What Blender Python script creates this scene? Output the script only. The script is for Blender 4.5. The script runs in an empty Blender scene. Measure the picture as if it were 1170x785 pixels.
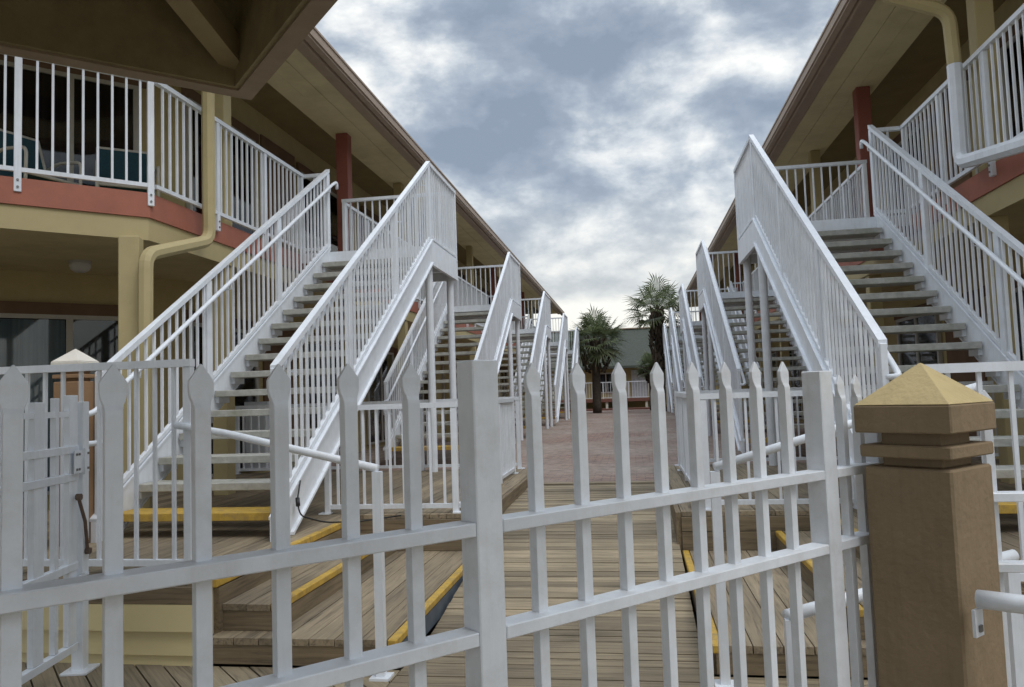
import bpy, bmesh, math, random
from mathutils import Vector, Matrix
random.seed(7)
R = math.radians
scene = bpy.context.scene
COL = scene.collection

# ------------------------------------------------------------------ levels
CAMZ = 1.40
DECK, MID, LOW, PAVE, LAND = 0.44, 0.295, 0.15, 0.355, 3.34
AX = -0.47                      # courtyard axis (x); the right side mirrors the left
PITCH = 6.65                    # stair spacing along the buildings
NST = 5

# ------------------------------------------------------------------ materials
def newmat(name):
    m = bpy.data.materials.new(name); m.use_nodes = True
    nt = m.node_tree; b = nt.nodes['Principled BSDF']
    return m, nt, b

def paint(name, col, rough=.5, var=.12, scale=6., bump=.0, bscale=60., dirt=None, dscale=2.5, damt=.35, stretch=None, metal=0., island=0., obvar=0., streak=None):
    m, nt, b = newmat(name); N = nt.nodes; L = nt.links
    tc = N.new('ShaderNodeTexCoord'); src = tc.outputs['Object']
    geo = N.new('ShaderNodeNewGeometry')
    pos = geo.outputs['Position']
    if stretch:
        mp = N.new('ShaderNodeMapping'); mp.inputs['Scale'].default_value = stretch
        L.new(pos, mp.inputs['Vector']); pos = mp.outputs['Vector']
    n = N.new('ShaderNodeTexNoise'); n.inputs['Scale'].default_value = scale; n.inputs['Detail'].default_value = 6
    n.inputs['Roughness'].default_value = .6
    L.new(pos, n.inputs['Vector'])
    r = N.new('ShaderNodeMapRange'); r.inputs[1].default_value = .3; r.inputs[2].default_value = .7
    r.inputs[3].default_value = 1-var; r.inputs[4].default_value = 1+var
    L.new(n.outputs['Fac'], r.inputs[0])
    val = r.outputs[0]
    if island:
        mr = N.new('ShaderNodeMapRange'); mr.inputs[3].default_value = 1-island; mr.inputs[4].default_value = 1+island
        L.new(geo.outputs['Random Per Island'], mr.inputs[0])
        mu = N.new('ShaderNodeMath'); mu.operation = 'MULTIPLY'; L.new(val, mu.inputs[0]); L.new(mr.outputs[0], mu.inputs[1]); val = mu.outputs[0]
    vm = N.new('ShaderNodeVectorMath'); vm.operation = 'SCALE'; vm.inputs[0].default_value = col
    L.new(val, vm.inputs['Scale'])
    out = vm.outputs[0]
    if dirt:
        n2 = N.new('ShaderNodeTexNoise'); n2.inputs['Scale'].default_value = dscale; n2.inputs['Detail'].default_value = 9; n2.inputs['Roughness'].default_value = .7
        L.new(geo.outputs['Position'], n2.inputs['Vector'])
        r2 = N.new('ShaderNodeMapRange'); r2.inputs[1].default_value = .48; r2.inputs[2].default_value = .72; r2.inputs[3].default_value = 0; r2.inputs[4].default_value = damt
        L.new(n2.outputs['Fac'], r2.inputs[0])
        mx = N.new('ShaderNodeMix'); mx.data_type = 'RGBA'; L.new(r2.outputs[0], mx.inputs[0]); L.new(out, mx.inputs[6]); mx.inputs[7].default_value = (*dirt, 1)
        out = mx.outputs[2]
    if streak:
        mp2 = N.new('ShaderNodeMapping'); mp2.inputs['Scale'].default_value = (34, 34, 2.2); L.new(geo.outputs['Position'], mp2.inputs['Vector'])
        n4 = N.new('ShaderNodeTexNoise'); n4.inputs['Scale'].default_value = 1.; n4.inputs['Detail'].default_value = 7; n4.inputs['Roughness'].default_value = .7
        L.new(mp2.outputs[0], n4.inputs['Vector'])
        r4 = N.new('ShaderNodeMapRange'); r4.inputs[1].default_value = .50; r4.inputs[2].default_value = .78; r4.inputs[3].default_value = 0; r4.inputs[4].default_value = streak[1]
        L.new(n4.outputs['Fac'], r4.inputs[0])
        mx4 = N.new('ShaderNodeMix'); mx4.data_type = 'RGBA'; L.new(r4.outputs[0], mx4.inputs[0]); L.new(out, mx4.inputs[6]); mx4.inputs[7].default_value = (*streak[0], 1)
        out = mx4.outputs[2]
    if obvar:
        oi = N.new('ShaderNodeObjectInfo'); r5 = N.new('ShaderNodeMapRange'); r5.inputs[3].default_value = 1-obvar; r5.inputs[4].default_value = 1+obvar*.6
        L.new(oi.outputs['Random'], r5.inputs[0]); vm5 = N.new('ShaderNodeVectorMath'); vm5.operation = 'SCALE'; L.new(out, vm5.inputs[0]); L.new(r5.outputs[0], vm5.inputs['Scale']); out = vm5.outputs[0]
    L.new(out, b.inputs['Base Color'])
    b.inputs['Roughness'].default_value = rough; b.inputs['Metallic'].default_value = metal
    if rough >= .8: b.inputs['Specular IOR Level'].default_value = .12
    if bump:
        n3 = N.new('ShaderNodeTexNoise'); n3.inputs['Scale'].default_value = bscale; n3.inputs['Detail'].default_value = 5
        L.new(pos, n3.inputs['Vector'])
        bp = N.new('ShaderNodeBump'); bp.inputs['Strength'].default_value = bump; bp.inputs['Distance'].default_value = .01
        L.new(n3.outputs['Fac'], bp.inputs['Height']); L.new(bp.outputs[0], b.inputs['Normal'])
    return m

def wood(name, base, angle, island=.22):
    """weathered boards; the grain runs along the board (angle of the board in plan)"""
    m, nt, b = newmat(name); N = nt.nodes; L = nt.links
    geo = N.new('ShaderNodeNewGeometry')
    mp = N.new('ShaderNodeMapping'); mp.vector_type = 'TEXTURE'; mp.inputs['Rotation'].default_value = (0, 0, angle)
    L.new(geo.outputs['Position'], mp.inputs['Vector'])
    off = N.new('ShaderNodeVectorMath'); off.operation = 'MULTIPLY'; off.inputs[1].default_value = (1.3, 26, 26)
    L.new(mp.outputs[0], off.inputs[0])
    addv = N.new('ShaderNodeVectorMath'); addv.operation = 'ADD'; L.new(off.outputs[0], addv.inputs[0])
    sc = N.new('ShaderNodeVectorMath'); sc.operation = 'SCALE'; sc.inputs[0].default_value = (37, 91, 11); L.new(geo.outputs['Random Per Island'], sc.inputs['Scale'])
    L.new(sc.outputs[0], addv.inputs[1])
    n = N.new('ShaderNodeTexNoise'); n.inputs['Scale'].default_value = 1.6; n.inputs['Detail'].default_value = 8; n.inputs['Roughness'].default_value = .65; n.inputs['Distortion'].default_value = .8
    L.new(addv.outputs[0], n.inputs['Vector'])
    n2 = N.new('ShaderNodeTexNoise'); n2.inputs['Scale'].default_value = 1.7; n2.inputs['Detail'].default_value = 6
    L.new(geo.outputs['Position'], n2.inputs['Vector'])
    cr = N.new('ShaderNodeValToRGB'); e = cr.color_ramp.elements
    d = tuple(c*.45 for c in base); l = tuple(min(1, c*1.4) for c in base)
    e[0].position = .3; e[0].color = (*d, 1); e[1].position = .72; e[1].color = (*l, 1)
    k = cr.color_ramp.elements.new(.47); k.color = (*base, 1)
    L.new(n.outputs['Fac'], cr.inputs[0])
    mr = N.new('ShaderNodeMapRange'); mr.inputs[3].default_value = 1-island; mr.inputs[4].default_value = 1+island
    L.new(geo.outputs['Random Per Island'], mr.inputs[0])
    r2 = N.new('ShaderNodeMapRange'); r2.inputs[1].default_value = .3; r2.inputs[2].default_value = .7; r2.inputs[3].default_value = .78; r2.inputs[4].default_value = 1.2
    L.new(n2.outputs['Fac'], r2.inputs[0])
    mu = N.new('ShaderNodeMath'); mu.operation = 'MULTIPLY'; L.new(mr.outputs[0], mu.inputs[0]); L.new(r2.outputs[0], mu.inputs[1])
    vm = N.new('ShaderNodeVectorMath'); vm.operation = 'SCALE'; L.new(cr.outputs[0], vm.inputs[0]); L.new(mu.outputs[0], vm.inputs['Scale'])
    L.new(vm.outputs[0], b.inputs['Base Color']); b.inputs['Roughness'].default_value = .85
    bp = N.new('ShaderNodeBump'); bp.inputs['Strength'].default_value = .35; bp.inputs['Distance'].default_value = .006
    L.new(n.outputs['Fac'], bp.inputs['Height']); L.new(bp.outputs[0], b.inputs['Normal'])
    return m

def paver_mat():
    m, nt, b = newmat('brick_pavers'); N = nt.nodes; L = nt.links
    geo = N.new('ShaderNodeNewGeometry')
    br = N.new('ShaderNodeTexBrick'); br.inputs['Scale'].default_value = 1.0
    br.inputs['Brick Width'].default_value = .21; br.inputs['Row Height'].default_value = .105; br.inputs['Mortar Size'].default_value = .006
    br.inputs['Color1'].default_value = (.31, .205, .165, 1); br.inputs['Color2'].default_value = (.245, .175, .148, 1); br.inputs['Mortar'].default_value = (.13, .11, .095, 1)
    L.new(geo.outputs['Position'], br.inputs['Vector'])
    n = N.new('ShaderNodeTexNoise'); n.inputs['Scale'].default_value = .45; n.inputs['Detail'].default_value = 7
    L.new(geo.outputs['Position'], n.inputs['Vector'])
    r = N.new('ShaderNodeMapRange'); r.inputs[1].default_value = .38; r.inputs[2].default_value = .62; r.inputs[4].default_value = .85
    L.new(n.outputs['Fac'], r.inputs[0])
    mx = N.new('ShaderNodeMix'); mx.data_type = 'RGBA'; L.new(r.outputs[0], mx.inputs[0]); L.new(br.outputs[0], mx.inputs[6]); mx.inputs[7].default_value = (.33, .275, .235, 1)
    n5 = N.new('ShaderNodeTexNoise'); n5.inputs['Scale'].default_value = 5.5; n5.inputs['Detail'].default_value = 9; n5.inputs['Roughness'].default_value = .75
    L.new(geo.outputs['Position'], n5.inputs['Vector'])
    r5 = N.new('ShaderNodeMapRange'); r5.inputs[1].default_value = .3; r5.inputs[2].default_value = .7; r5.inputs[3].default_value = .55; r5.inputs[4].default_value = 1.4
    L.new(n5.outputs['Fac'], r5.inputs[0])
    vm5 = N.new('ShaderNodeVectorMath'); vm5.operation = 'SCALE'; L.new(mx.outputs[2], vm5.inputs[0]); L.new(r5.outputs[0], vm5.inputs['Scale'])
    L.new(vm5.outputs[0], b.inputs['Base Color']); b.inputs['Roughness'].default_value = .85; b.inputs['Specular IOR Level'].default_value = .2
    bp = N.new('ShaderNodeBump'); bp.inputs['Strength'].default_value = .4; bp.inputs['Distance'].default_value = .004; bp.invert = True
    L.new(br.outputs['Fac'], bp.inputs['Height']); L.new(bp.outputs[0], b.inputs['Normal'])
    return m

def glass_mat(name, col, rough=.04):
    m, nt, b = newmat(name); b.inputs['Base Color'].default_value = (*col, 1); b.inputs['Roughness'].default_value = rough
    b.inputs['IOR'].default_value = 1.5
    return m

def leaf_mat(name, a, c):
    m, nt, b = newmat(name); N = nt.nodes; L = nt.links
    geo = N.new('ShaderNodeNewGeometry')
    cr = N.new('ShaderNodeValToRGB'); cr.color_ramp.elements[0].color = (*a, 1); cr.color_ramp.elements[1].color = (*c, 1)
    L.new(geo.outputs['Random Per Island'], cr.inputs[0]); L.new(cr.outputs[0], b.inputs['Base Color']); b.inputs['Roughness'].default_value = .5
    tr = N.new('ShaderNodeBsdfTranslucent'); L.new(cr.outputs[0], tr.inputs[0]); ms = N.new('ShaderNodeMixShader'); ms.inputs[0].default_value = .4
    L.new(b.outputs[0], ms.inputs[1]); L.new(tr.outputs[0], ms.inputs[2]); L.new(ms.outputs[0], N['Material Output'].inputs[0])
    return m

W   = paint('white_painted_aluminium', (.765, .80, .85), .38, .06, 7, .02, 90, (.46, .45, .42), 5., .20, obvar=.07, streak=((.40, .36, .30), .22))
WF  = paint('white_gate_paint', (.745, .775, .815), .36, .06, 14, .04, 160, (.40, .37, .32), 11., .28, obvar=.08, streak=((.36, .33, .29), .16))
TREAD = paint('grey_weathered_tread', (.40, .395, .36), .8, .2, 14, .2, 70, (.22, .22, .14), 3., .6)
YEL = paint('worn_yellow_safety_paint', (.50, .315, .05), .7, .18, 20, .2, 60, (.24, .18, .10), 13., .85)
BLUE = paint('faded_blue_paint', (.085, .105, .13), .7, .2, 10)
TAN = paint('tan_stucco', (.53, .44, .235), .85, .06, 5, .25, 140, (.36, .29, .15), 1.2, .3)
TANT = paint('tan_trim_paint', (.45, .37, .19), .7, .06, 6, .08, 60, (.36, .30, .17), 3, .3)
SIDE = paint('yellow_lap_siding', (.60, .50, .265), .6, .05, 6, .06, 40, (.42, .35, .2), 3, .25, island=.03)
RED = paint('terracotta_fascia_paint', (.36, .125, .078), .65, .10, 5, .1, 60, (.30, .11, .08), 2.2, .4)
REDC = paint('dull_red_column_paint', (.27, .085, .06), .65, .08, 5)
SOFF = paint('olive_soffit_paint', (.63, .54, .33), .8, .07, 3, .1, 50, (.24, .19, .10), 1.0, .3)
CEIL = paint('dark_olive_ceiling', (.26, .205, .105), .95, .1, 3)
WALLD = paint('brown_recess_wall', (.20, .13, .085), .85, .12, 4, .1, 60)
GUT = paint('brown_gutter_metal', (.34, .25, .18), .5, .08, 6)
CANO = paint('olive_brown_timber', (.29, .24, .13), .75, .14, 7, .25, 40, (.09, .07, .04), 2.4, .4)
CANR = paint('tan_brown_rafter', (.36, .29, .165), .75, .1, 7, .1, 40)
CANT = paint('brown_fascia_trim', (.31, .24, .165), .7, .1, 7, .1, 40)
SHIN = paint('grey_shingles', (.115, .118, .108), .9, .22, 18, .4, 40)
FSHIN = paint('green_grey_shingles', (.085, .095, .082), .9, .25, 18, .4, 40)
PIL = paint('brown_textured_stucco', (.26, .195, .122), .9, .06, 9, .4, 45, (.18, .14, .09), 2.2, .45, streak=((.14, .105, .07), .35))
CAP = paint('tan_cap_stucco', (.52, .41, .215), .9, .08, 9, .3, 70, (.36, .28, .15), 6, .55)
WCAP = paint('cream_cap_paint', (.70, .66, .58), .7, .05, 8, .1)
PILB = paint('cinnamon_stucco', (.30, .185, .105), .9, .08, 8, .3)
ALU = paint('grey_aluminium_frame', (.48, .47, .43), .45, .06, 9)
GLS = glass_mat('dark_window_glass', (.012, .014, .018))
GLS2 = bpy.data.materials.new('clear_window_glass'); GLS2.use_nodes = True
_n = GLS2.node_tree.nodes; _l = GLS2.node_tree.links; _n.remove(_n['Principled BSDF'])
_t = _n.new('ShaderNodeBsdfTransparent'); _t.inputs[0].default_value = (.80, .84, .86, 1); _g = _n.new('ShaderNodeBsdfGlossy'); _g.inputs['Roughness'].default_value = .03
_f = _n.new('ShaderNodeFresnel'); _f.inputs[0].default_value = 1.55; _m = _n.new('ShaderNodeMixShader')
_l.new(_f.outputs[0], _m.inputs[0]); _l.new(_t.outputs[0], _m.inputs[1]); _l.new(_g.outputs[0], _m.inputs[2]); _l.new(_m.outputs[0], _n['Material Output'].inputs[0])
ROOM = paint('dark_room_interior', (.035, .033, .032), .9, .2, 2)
CURT = paint('grey_blue_curtain', (.36, .42, .46), .9, .25, 5, 0, 1, stretch=(6, 6, .1))
CURB = paint('dark_brown_curtain', (.06, .04, .035), .9, .3, 5, stretch=(7, 7, .1))
RST = paint('rusty_steel', (.16, .11, .085), .6, .3, 30, .1, metal=.5)
BLK = paint('black_rubber', (.012, .012, .013), .5, .1)
STEEL = paint('dull_bolt_steel', (.22, .21, .20), .45, .2, 30, metal=.7)
SLING = paint('teal_sling_fabric', (.035, .085, .11), .8, .15, 60)
PLAS = paint('ivory_chair_frame', (.62, .60, .55), .45, .05)
LAMP = paint('frosted_lamp_glass', (.62, .63, .62), .3, .05)
FWALL = paint('pale_yellow_far_wall', (.40, .33, .17), .85, .08, 4)
FRED = paint('brick_red_porch', (.21, .10, .08), .8, .15, 12)
WX = wood('boards_across_walkway', (.225, .180, .118), 0, .3)
WY = wood('boards_along_deck', (.215, .170, .112), R(90), .28)
WD = wood('boards_on_the_diagonal', (.235, .19, .125), R(135))
WR = wood('rough_timber_riser', (.175, .132, .080), 0, .15)
WRY = wood('rough_timber_side', (.175, .132, .080), R(90), .15)
BED = paint('gap_shade_brown', (.05, .042, .034), .9, .2, 5)  # bed coloured near-black to put shade into the gaps between boards
GRD = paint('sandy_soil', (.16, .135, .10), .95, .25, 2, .3, 20)
LEAF = leaf_mat('palm_leaf', (.07, .095, .04), (.19, .22, .11))
BOOT = paint('palm_boots', (.085, .066, .048), .95, .3, 9, .4, 40, island=.5)
TRUNK = paint('palm_bark', (.085, .07, .055), .95, .25, 8, .5, 30)
PAV = paver_mat()

# ------------------------------------------------------------------ mesh builder
class MB:
    def __init__(s, fn=None): s.v = []; s.f = []; s.fn = fn
    def add(s, vs, fs):
        o = len(s.v); s.v += [Vector(p) for p in vs]; s.f += [tuple(i+o for i in f) for f in fs]
    BOXF = [(0, 3, 2, 1), (4, 5, 6, 7), (0, 1, 5, 4), (1, 2, 6, 5), (2, 3, 7, 6), (3, 0, 4, 7)]
    def box(s, x0, x1, y0, y1, z0, z1, rot=0., c=None):
        p = [Vector((x, y, z)) for z in (z0, z1) for x, y in ((x0, y0), (x1, y0), (x1, y1), (x0, y1))]
        if rot:
            c = Vector(c or ((x0+x1)/2, (y0+y1)/2, 0)); m = Matrix.Rotation(rot, 3, 'Z')
            p = [m @ (q-c)+c for q in p]
        s.add(p, s.BOXF)
    def beam(s, a, b, w, h, up=(0, 0, 1)):
        """bar from a to b, w wide sideways, h tall in the vertical plane; plumb ends when sloped"""
        a, b = Vector(a), Vector(b); d = (b-a)
        hd = Vector((d.x, d.y, 0))
        if hd.length < 1e-6:
            sd = Vector((1, 0, 0)); u = Vector((0, 1, 0))
        else:
            hd.normalize(); sd = Vector((-hd.y, hd.x, 0)); u = Vector((0, 0, 1))*(d.length/ max(1e-6, Vector((d.x, d.y, 0)).length))
        p = []
        for q in (a, b):
            p += [q-sd*w/2-u*h/2, q+sd*w/2-u*h/2, q+sd*w/2+u*h/2, q-sd*w/2+u*h/2]
        s.add(p, [(0, 1, 2, 3), (7, 6, 5, 4), (0, 4, 5, 1), (1, 5, 6, 2), (2, 6, 7, 3), (3, 7, 4, 0)])
    def prism(s, poly, z0, z1):
        n = len(poly); p = [(x, y, z0) for x, y in poly]+[(x, y, z1) for x, y in poly]
        s.add(p, [tuple(range(n-1, -1, -1)), tuple(range(n, 2*n))]+[(i, (i+1) % n, n+(i+1) % n, n+i) for i in range(n)])
    def prism_yz(s, poly, x0, x1):
        n = len(poly); p = [(x0, y, z) for y, z in poly]+[(x1, y, z) for y, z in poly]
        s.add(p, [tuple(range(n-1, -1, -1)), tuple(range(n, 2*n))]+[(i, (i+1) % n, n+(i+1) % n, n+i) for i in range(n)])
    def tube(s, pts, r, n=10, r2=None, square=False):
        pts = [Vector(p) for p in pts]; m = len(pts); rings = []
        for i, p in enumerate(pts):
            t = ((pts[min(i+1, m-1)]-p).normalized()+(p-pts[max(i-1, 0)]).normalized())
            if t.length < 1e-6: t = Vector((0, 0, 1))
            t.normalize()
            ref = Vector((0, 0, 1)) if abs(t.z) < .95 else Vector((0, 1, 0))
            if i == 0: a = t.cross(ref).normalized()
            else:
                a = rings[-1][1]; a = (a-t*a.dot(t)).normalized()
            b = t.cross(a); rr = r if r2 is None else r+(r2-r)*i/(m-1)
            k = 1.
            if 0 < i < m-1:
                k = 1/max(.5, (pts[i+1]-p).normalized().dot(t))
            ring = [p+(a*math.cos(2*math.pi*(j+.5)/n)+b*math.sin(2*math.pi*(j+.5)/n))*rr*(1 if not square else 1.0) for j in range(n)]
            rings.append((ring, a))
        vs = [q for rg, _ in rings for q in rg]; fs = []
        for i in range(m-1):
            for j in range(n):
                fs.append((i*n+j, i*n+(j+1) % n, (i+1)*n+(j+1) % n, (i+1)*n+j))
        fs += [tuple(range(n-1, -1, -1)), tuple(range((m-1)*n, m*n))]
        s.add(vs, fs)
    def frustum(s, cx, cy, z0, z1, h0, h1, rot=0.):
        m = Matrix.Rotation(rot, 3, 'Z'); p = []
        for z, h in ((z0, h0), (z1, h1)):
            for x, y in ((-h, -h), (h, -h), (h, h), (-h, h)): p.append(m @ Vector((x, y, 0))+Vector((cx, cy, z)))
        s.add(p, s.BOXF)
    def build(s, name, mat, parent=None, bevel=0., smooth=False, kind=None, flip=True, origin=None):
        vs = [s.fn(p) for p in s.v] if s.fn else s.v
        o = Vector(origin) if origin is not None else Vector((0, 0, 0))
        me = bpy.data.meshes.new(name); me.from_pydata([tuple(Vector(p)-o) for p in vs], [], s.f)
        bm = bmesh.new(); bm.from_mesh(me)
        if flip: bmesh.ops.recalc_face_normals(bm, faces=bm.faces)
        if bevel: bmesh.ops.bevel(bm, geom=list(bm.edges), offset=bevel, segments=1, affect='EDGES', clamp_overlap=True)
        bm.to_mesh(me); bm.free()
        if smooth:
            for p in me.polygons: p.use_smooth = True
        me.materials.append(mat)
        ob = bpy.data.objects.new(name, me); ob.location = o; COL.objects.link(ob)
        if parent: ob.parent = parent
        if kind: ob['kind'] = kind
        return ob

def fillet(pts, r, k=5):
    """round the corners of a polyline"""
    pts = [Vector(p) for p in pts]; out = [pts[0]]
    for i in range(1, len(pts)-1):
        a, b, c = pts[i-1], pts[i], pts[i+1]; u = (a-b); v = (c-b); q = min(r, u.length*.45, v.length*.45)
        p0 = b+u.normalized()*q; p1 = b+v.normalized()*q
        for j in range(k+1):
            t = j/k; out.append(p0*(1-t)**2+b*2*t*(1-t)+p1*t*t)
    out.append(pts[-1]); return out

def thing(name, label, cat, loc=(0, 0, 0), rotz=0., group=None):
    o = bpy.data.objects.new(name, None); COL.objects.link(o); o.empty_display_size = .2
    o.location = loc; o.rotation_euler = (0, 0, rotz); o['label'] = label; o['category'] = cat
    if group: o['group'] = group
    return o
def tag(o, label, cat, group=None):
    o['label'] = label; o['category'] = cat
    if group: o['group'] = group
    return o
KIDS = {}
def children(o): return [c for c in bpy.data.objects if c.parent == o]
def copy_tree(o, index, parent=None):
    c = o.copy(); COL.objects.link(c); c.parent = parent
    for ch in index.get(o.name, []): copy_tree(ch, index, c)
    return c
def kid_index():
    d = {}
    for ob in bpy.data.objects:
        if ob.parent: d.setdefault(ob.parent.name, []).append(ob)
    return d
def instance(name, me, parent, loc=(0, 0, 0), rot=0., scale=None):
    ob = bpy.data.objects.new(name, me); COL.objects.link(ob); ob.parent = parent; ob.location = loc; ob.rotation_euler = (0, 0, rot)
    if scale: ob.scale = scale
    return ob
def meshof(mb, name, mat, bevel=0., smooth=False):
    ob = mb.build(name, mat, None, bevel, smooth); me = ob.data; bpy.data.objects.remove(ob); return me

def boards(mb, poly, direction, width, gap, z, thick, zf=None, jitter=.0):
    """fill a convex plan polygon with separate boards running along direction"""
    d = Vector((math.cos(direction), math.sin(direction))); n = Vector((-d.y, d.x))
    P = [Vector(p) for p in poly]
    n0, n1 = min(p.dot(n) for p in P), max(p.dot(n) for p in P)
    k = n0+.003
    while k < n1-.01:
        a, b = k, min(k+width, n1)
        lo, hi = [], []
        def clip(poly_, nn, c, keep_gt):
            out = []
            for i in range(len(poly_)):
                p, q = poly_[i], poly_[(i+1) % len(poly_)]; fp, fq = p.dot(nn)-c, q.dot(nn)-c
                if not keep_gt: fp, fq = -fp, -fq
                if fp >= 0: out.append(p)
                if fp*fq < 0: out.append(p+(q-p)*(fp/(fp-fq)))
            return out
        q = clip(clip(P, n, a, True), n, b-gap, False)
        if len(q) >= 3:
            dz = random.uniform(-jitter, jitter)
            if zf is None: mb.prism([(p.x, p.y) for p in q], z-thick+dz, z+dz)
            else:
                m = len(q)
                mb.add([(p.x, p.y, zf(p.y)-thick+dz) for p in q]+[(p.x, p.y, zf(p.y)+dz) for p in q],
                       [tuple(range(m-1, -1, -1)), tuple(range(m, 2*m))]+[(i, (i+1) % m, m+(i+1) % m, m+i) for i in range(m)])
        k += width

# ------------------------------------------------------------------ camera (solved from the photograph's vanishing points)
F = 880.; VP = (723., 446.); ROLL = .034
def cd(u, v): return Vector(((u-585)/F, -(v-392.5)/F, 1.)).normalized()
yv = cd(*VP); p2 = cd(VP[0]+300, VP[1]-300*ROLL)
up = yv.cross(p2).normalized()
if up.y < 0: up = -up
xv = up.cross(yv)
if xv.x < 0: xv = -xv
RW = Matrix((xv, yv, up))                 # world = RW @ cam (x right, y up, z forward)
cam = bpy.data.cameras.new('camera'); co = bpy.data.objects.new('camera', cam); COL.objects.link(co)
rt, upc, fw = RW @ Vector((1, 0, 0)), RW @ Vector((0, 1, 0)), RW @ Vector((0, 0, 1))
co.matrix_world = Matrix(((rt.x, upc.x, -fw.x, 0), (rt.y, upc.y, -fw.y, 0), (rt.z, upc.z, -fw.z, CAMZ), (0, 0, 0, 1)))
cam.sensor_width = 36; cam.lens = F/1170*36; cam.clip_end = 3000; cam.clip_start = .05
scene.camera = co

# ------------------------------------------------------------------ world and sun
SUN_DIR = Vector((.55, -.45, 1.05)).normalized()
world = bpy.data.worlds.new('World'); scene.world = world; world.use_nodes = True
nt = world.node_tree; N = nt.nodes; L = nt.links; N.clear()
out = N.new('ShaderNodeOutputWorld'); bg = N.new('ShaderNodeBackground')
sky = N.new('ShaderNodeTexSky'); sky.sky_type = 'NISHITA'; sky.sun_disc = False
sky.sun_elevation = math.asin(SUN_DIR.z); sky.sun_rotation = math.atan2(SUN_DIR.x, SUN_DIR.y)
sky.air_density = 1.2; sky.dust_density = 2.0
tc = N.new('ShaderNodeTexCoord'); sep = N.new('ShaderNodeSeparateXYZ'); L.new(tc.outputs['Generated'], sep.inputs[0])
def mth(op, a, b=None, clamp=False):
    n = N.new('ShaderNodeMath'); n.operation = op; n.use_clamp = clamp
    for i, q in enumerate((a, b)):
        if q is None: continue
        if isinstance(q, (int, float)): n.inputs[i].default_value = q
        else: L.new(q, n.inputs[i])
    return n.outputs[0]
zc = mth('MAXIMUM', sep.outputs[2], 0.0)
den = mth('ADD', zc, .38)
cx = mth('DIVIDE', sep.outputs[0], den); cy = mth('DIVIDE', sep.outputs[1], den)
cmb = N.new('ShaderNodeCombineXYZ'); L.new(cx, cmb.inputs[0]); L.new(cy, cmb.inputs[1])
mpv = N.new('ShaderNodeMapping'); mpv.inputs['Scale'].default_value = (1, 1, 1.75); L.new(tc.outputs['Generated'], mpv.inputs['Vector'])
def cloud(scale, det, rough, off, dist=.0):
    a = N.new('ShaderNodeVectorMath'); a.operation = 'ADD'; a.inputs[1].default_value = off; L.new(mpv.outputs[0], a.inputs[0])
    n = N.new('ShaderNodeTexNoise'); n.inputs['Scale'].default_value = scale; n.inputs['Detail'].default_value = det; n.inputs['Roughness'].default_value = rough
    n.inputs['Distortion'].default_value = dist
    L.new(a.outputs[0], n.inputs['Vector']); return n.outputs['Fac']
O1 = (3.1, .6, 4.0); O2 = (3.1+.02, .6-.012, 4.0+.055)
big = cloud(3.4, 3, .5, O1); bodyA = cloud(6.5, 10, .56, O1, .12); bodyB = cloud(6.5, 10, .56, O2, .12)
fin = cloud(17, 7, .6, (1.7, 9.1, 0), .25)
lit = mth('MULTIPLY', mth('SUBTRACT', bodyA, bodyB), .50)        # sunward edges brighter than cloud bases
v = mth('ADD', mth('MULTIPLY', big, .34), mth('ADD', mth('MULTIPLY', bodyA, .44), mth('MULTIPLY', fin, .15)))
v = mth('ADD', v, lit)
hz = N.new('ShaderNodeMapRange'); hz.inputs[1].default_value = .0; hz.inputs[2].default_value = .34; hz.inputs[3].default_value = .10; hz.inputs[4].default_value = .0
L.new(sep.outputs[2], hz.inputs[0])
v = mth('SUBTRACT', mth('ADD', v, hz.outputs[0]), -.235)
cr = N.new('ShaderNodeValToRGB'); el = cr.color_ramp.elements
el[0].position = .36; el[0].color = (.17, .187, .213, 1)
el[1].position = .97; el[1].color = (.78, .78, .755, 1)
for p, c in ((.50, (.25, .276, .315)), (.60, (.315, .345, .385)), (.69, (.395, .425, .46)), (.77, (.485, .505, .53)), (.86, (.60, .612, .615))):
    q = el.new(p); q.color = (*c, 1)
L.new(v, cr.inputs[0])
def mass(u_, v_, ang, amt):
    """a broad bank of thicker (dark) or thinner (bright) cloud in one direction of the sky"""
    global v
    d = (RW @ cd(u_, v_)).normalized()
    dn = N.new('ShaderNodeVectorMath'); dn.operation = 'DOT_PRODUCT'; dn.inputs[1].default_value = d; L.new(tc.outputs['Generated'], dn.inputs[0])
    mr = N.new('ShaderNodeMapRange'); mr.interpolation_type = 'SMOOTHSTEP'; mr.inputs[1].default_value = math.cos(R(ang)); mr.inputs[2].default_value = 1; mr.inputs[3].default_value = 0; mr.inputs[4].default_value = amt
    L.new(dn.outputs['Value'], mr.inputs[0]); v = mth('ADD', v, mr.outputs[0])
mass(590, 70, 13, -.10); mass(960, 50, 12, -.09); mass(800, 135, 8, .12); mass(690, 170, 7, .06); mass(440, 70, 7, .06)
mass(590, 200, 7, -.06); mass(760, 235, 9, -.06); mass(700, 330, 9, .05)
cr = N.new('ShaderNodeValToRGB'); el = cr.color_ramp.elements
el[0].position = .52; el[0].color = (.215, .265, .335, 1)
el[1].position = .88; el[1].color = (.86, .86, .83, 1)
for p, c in ((.62, (.275, .325, .40)), (.69, (.37, .42, .48)), (.75, (.52, .56, .60)), (.80, (.66, .68, .69))):
    q = el.new(p); q.color = (*c, 1)
L.new(v, cr.inputs[0])
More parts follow.
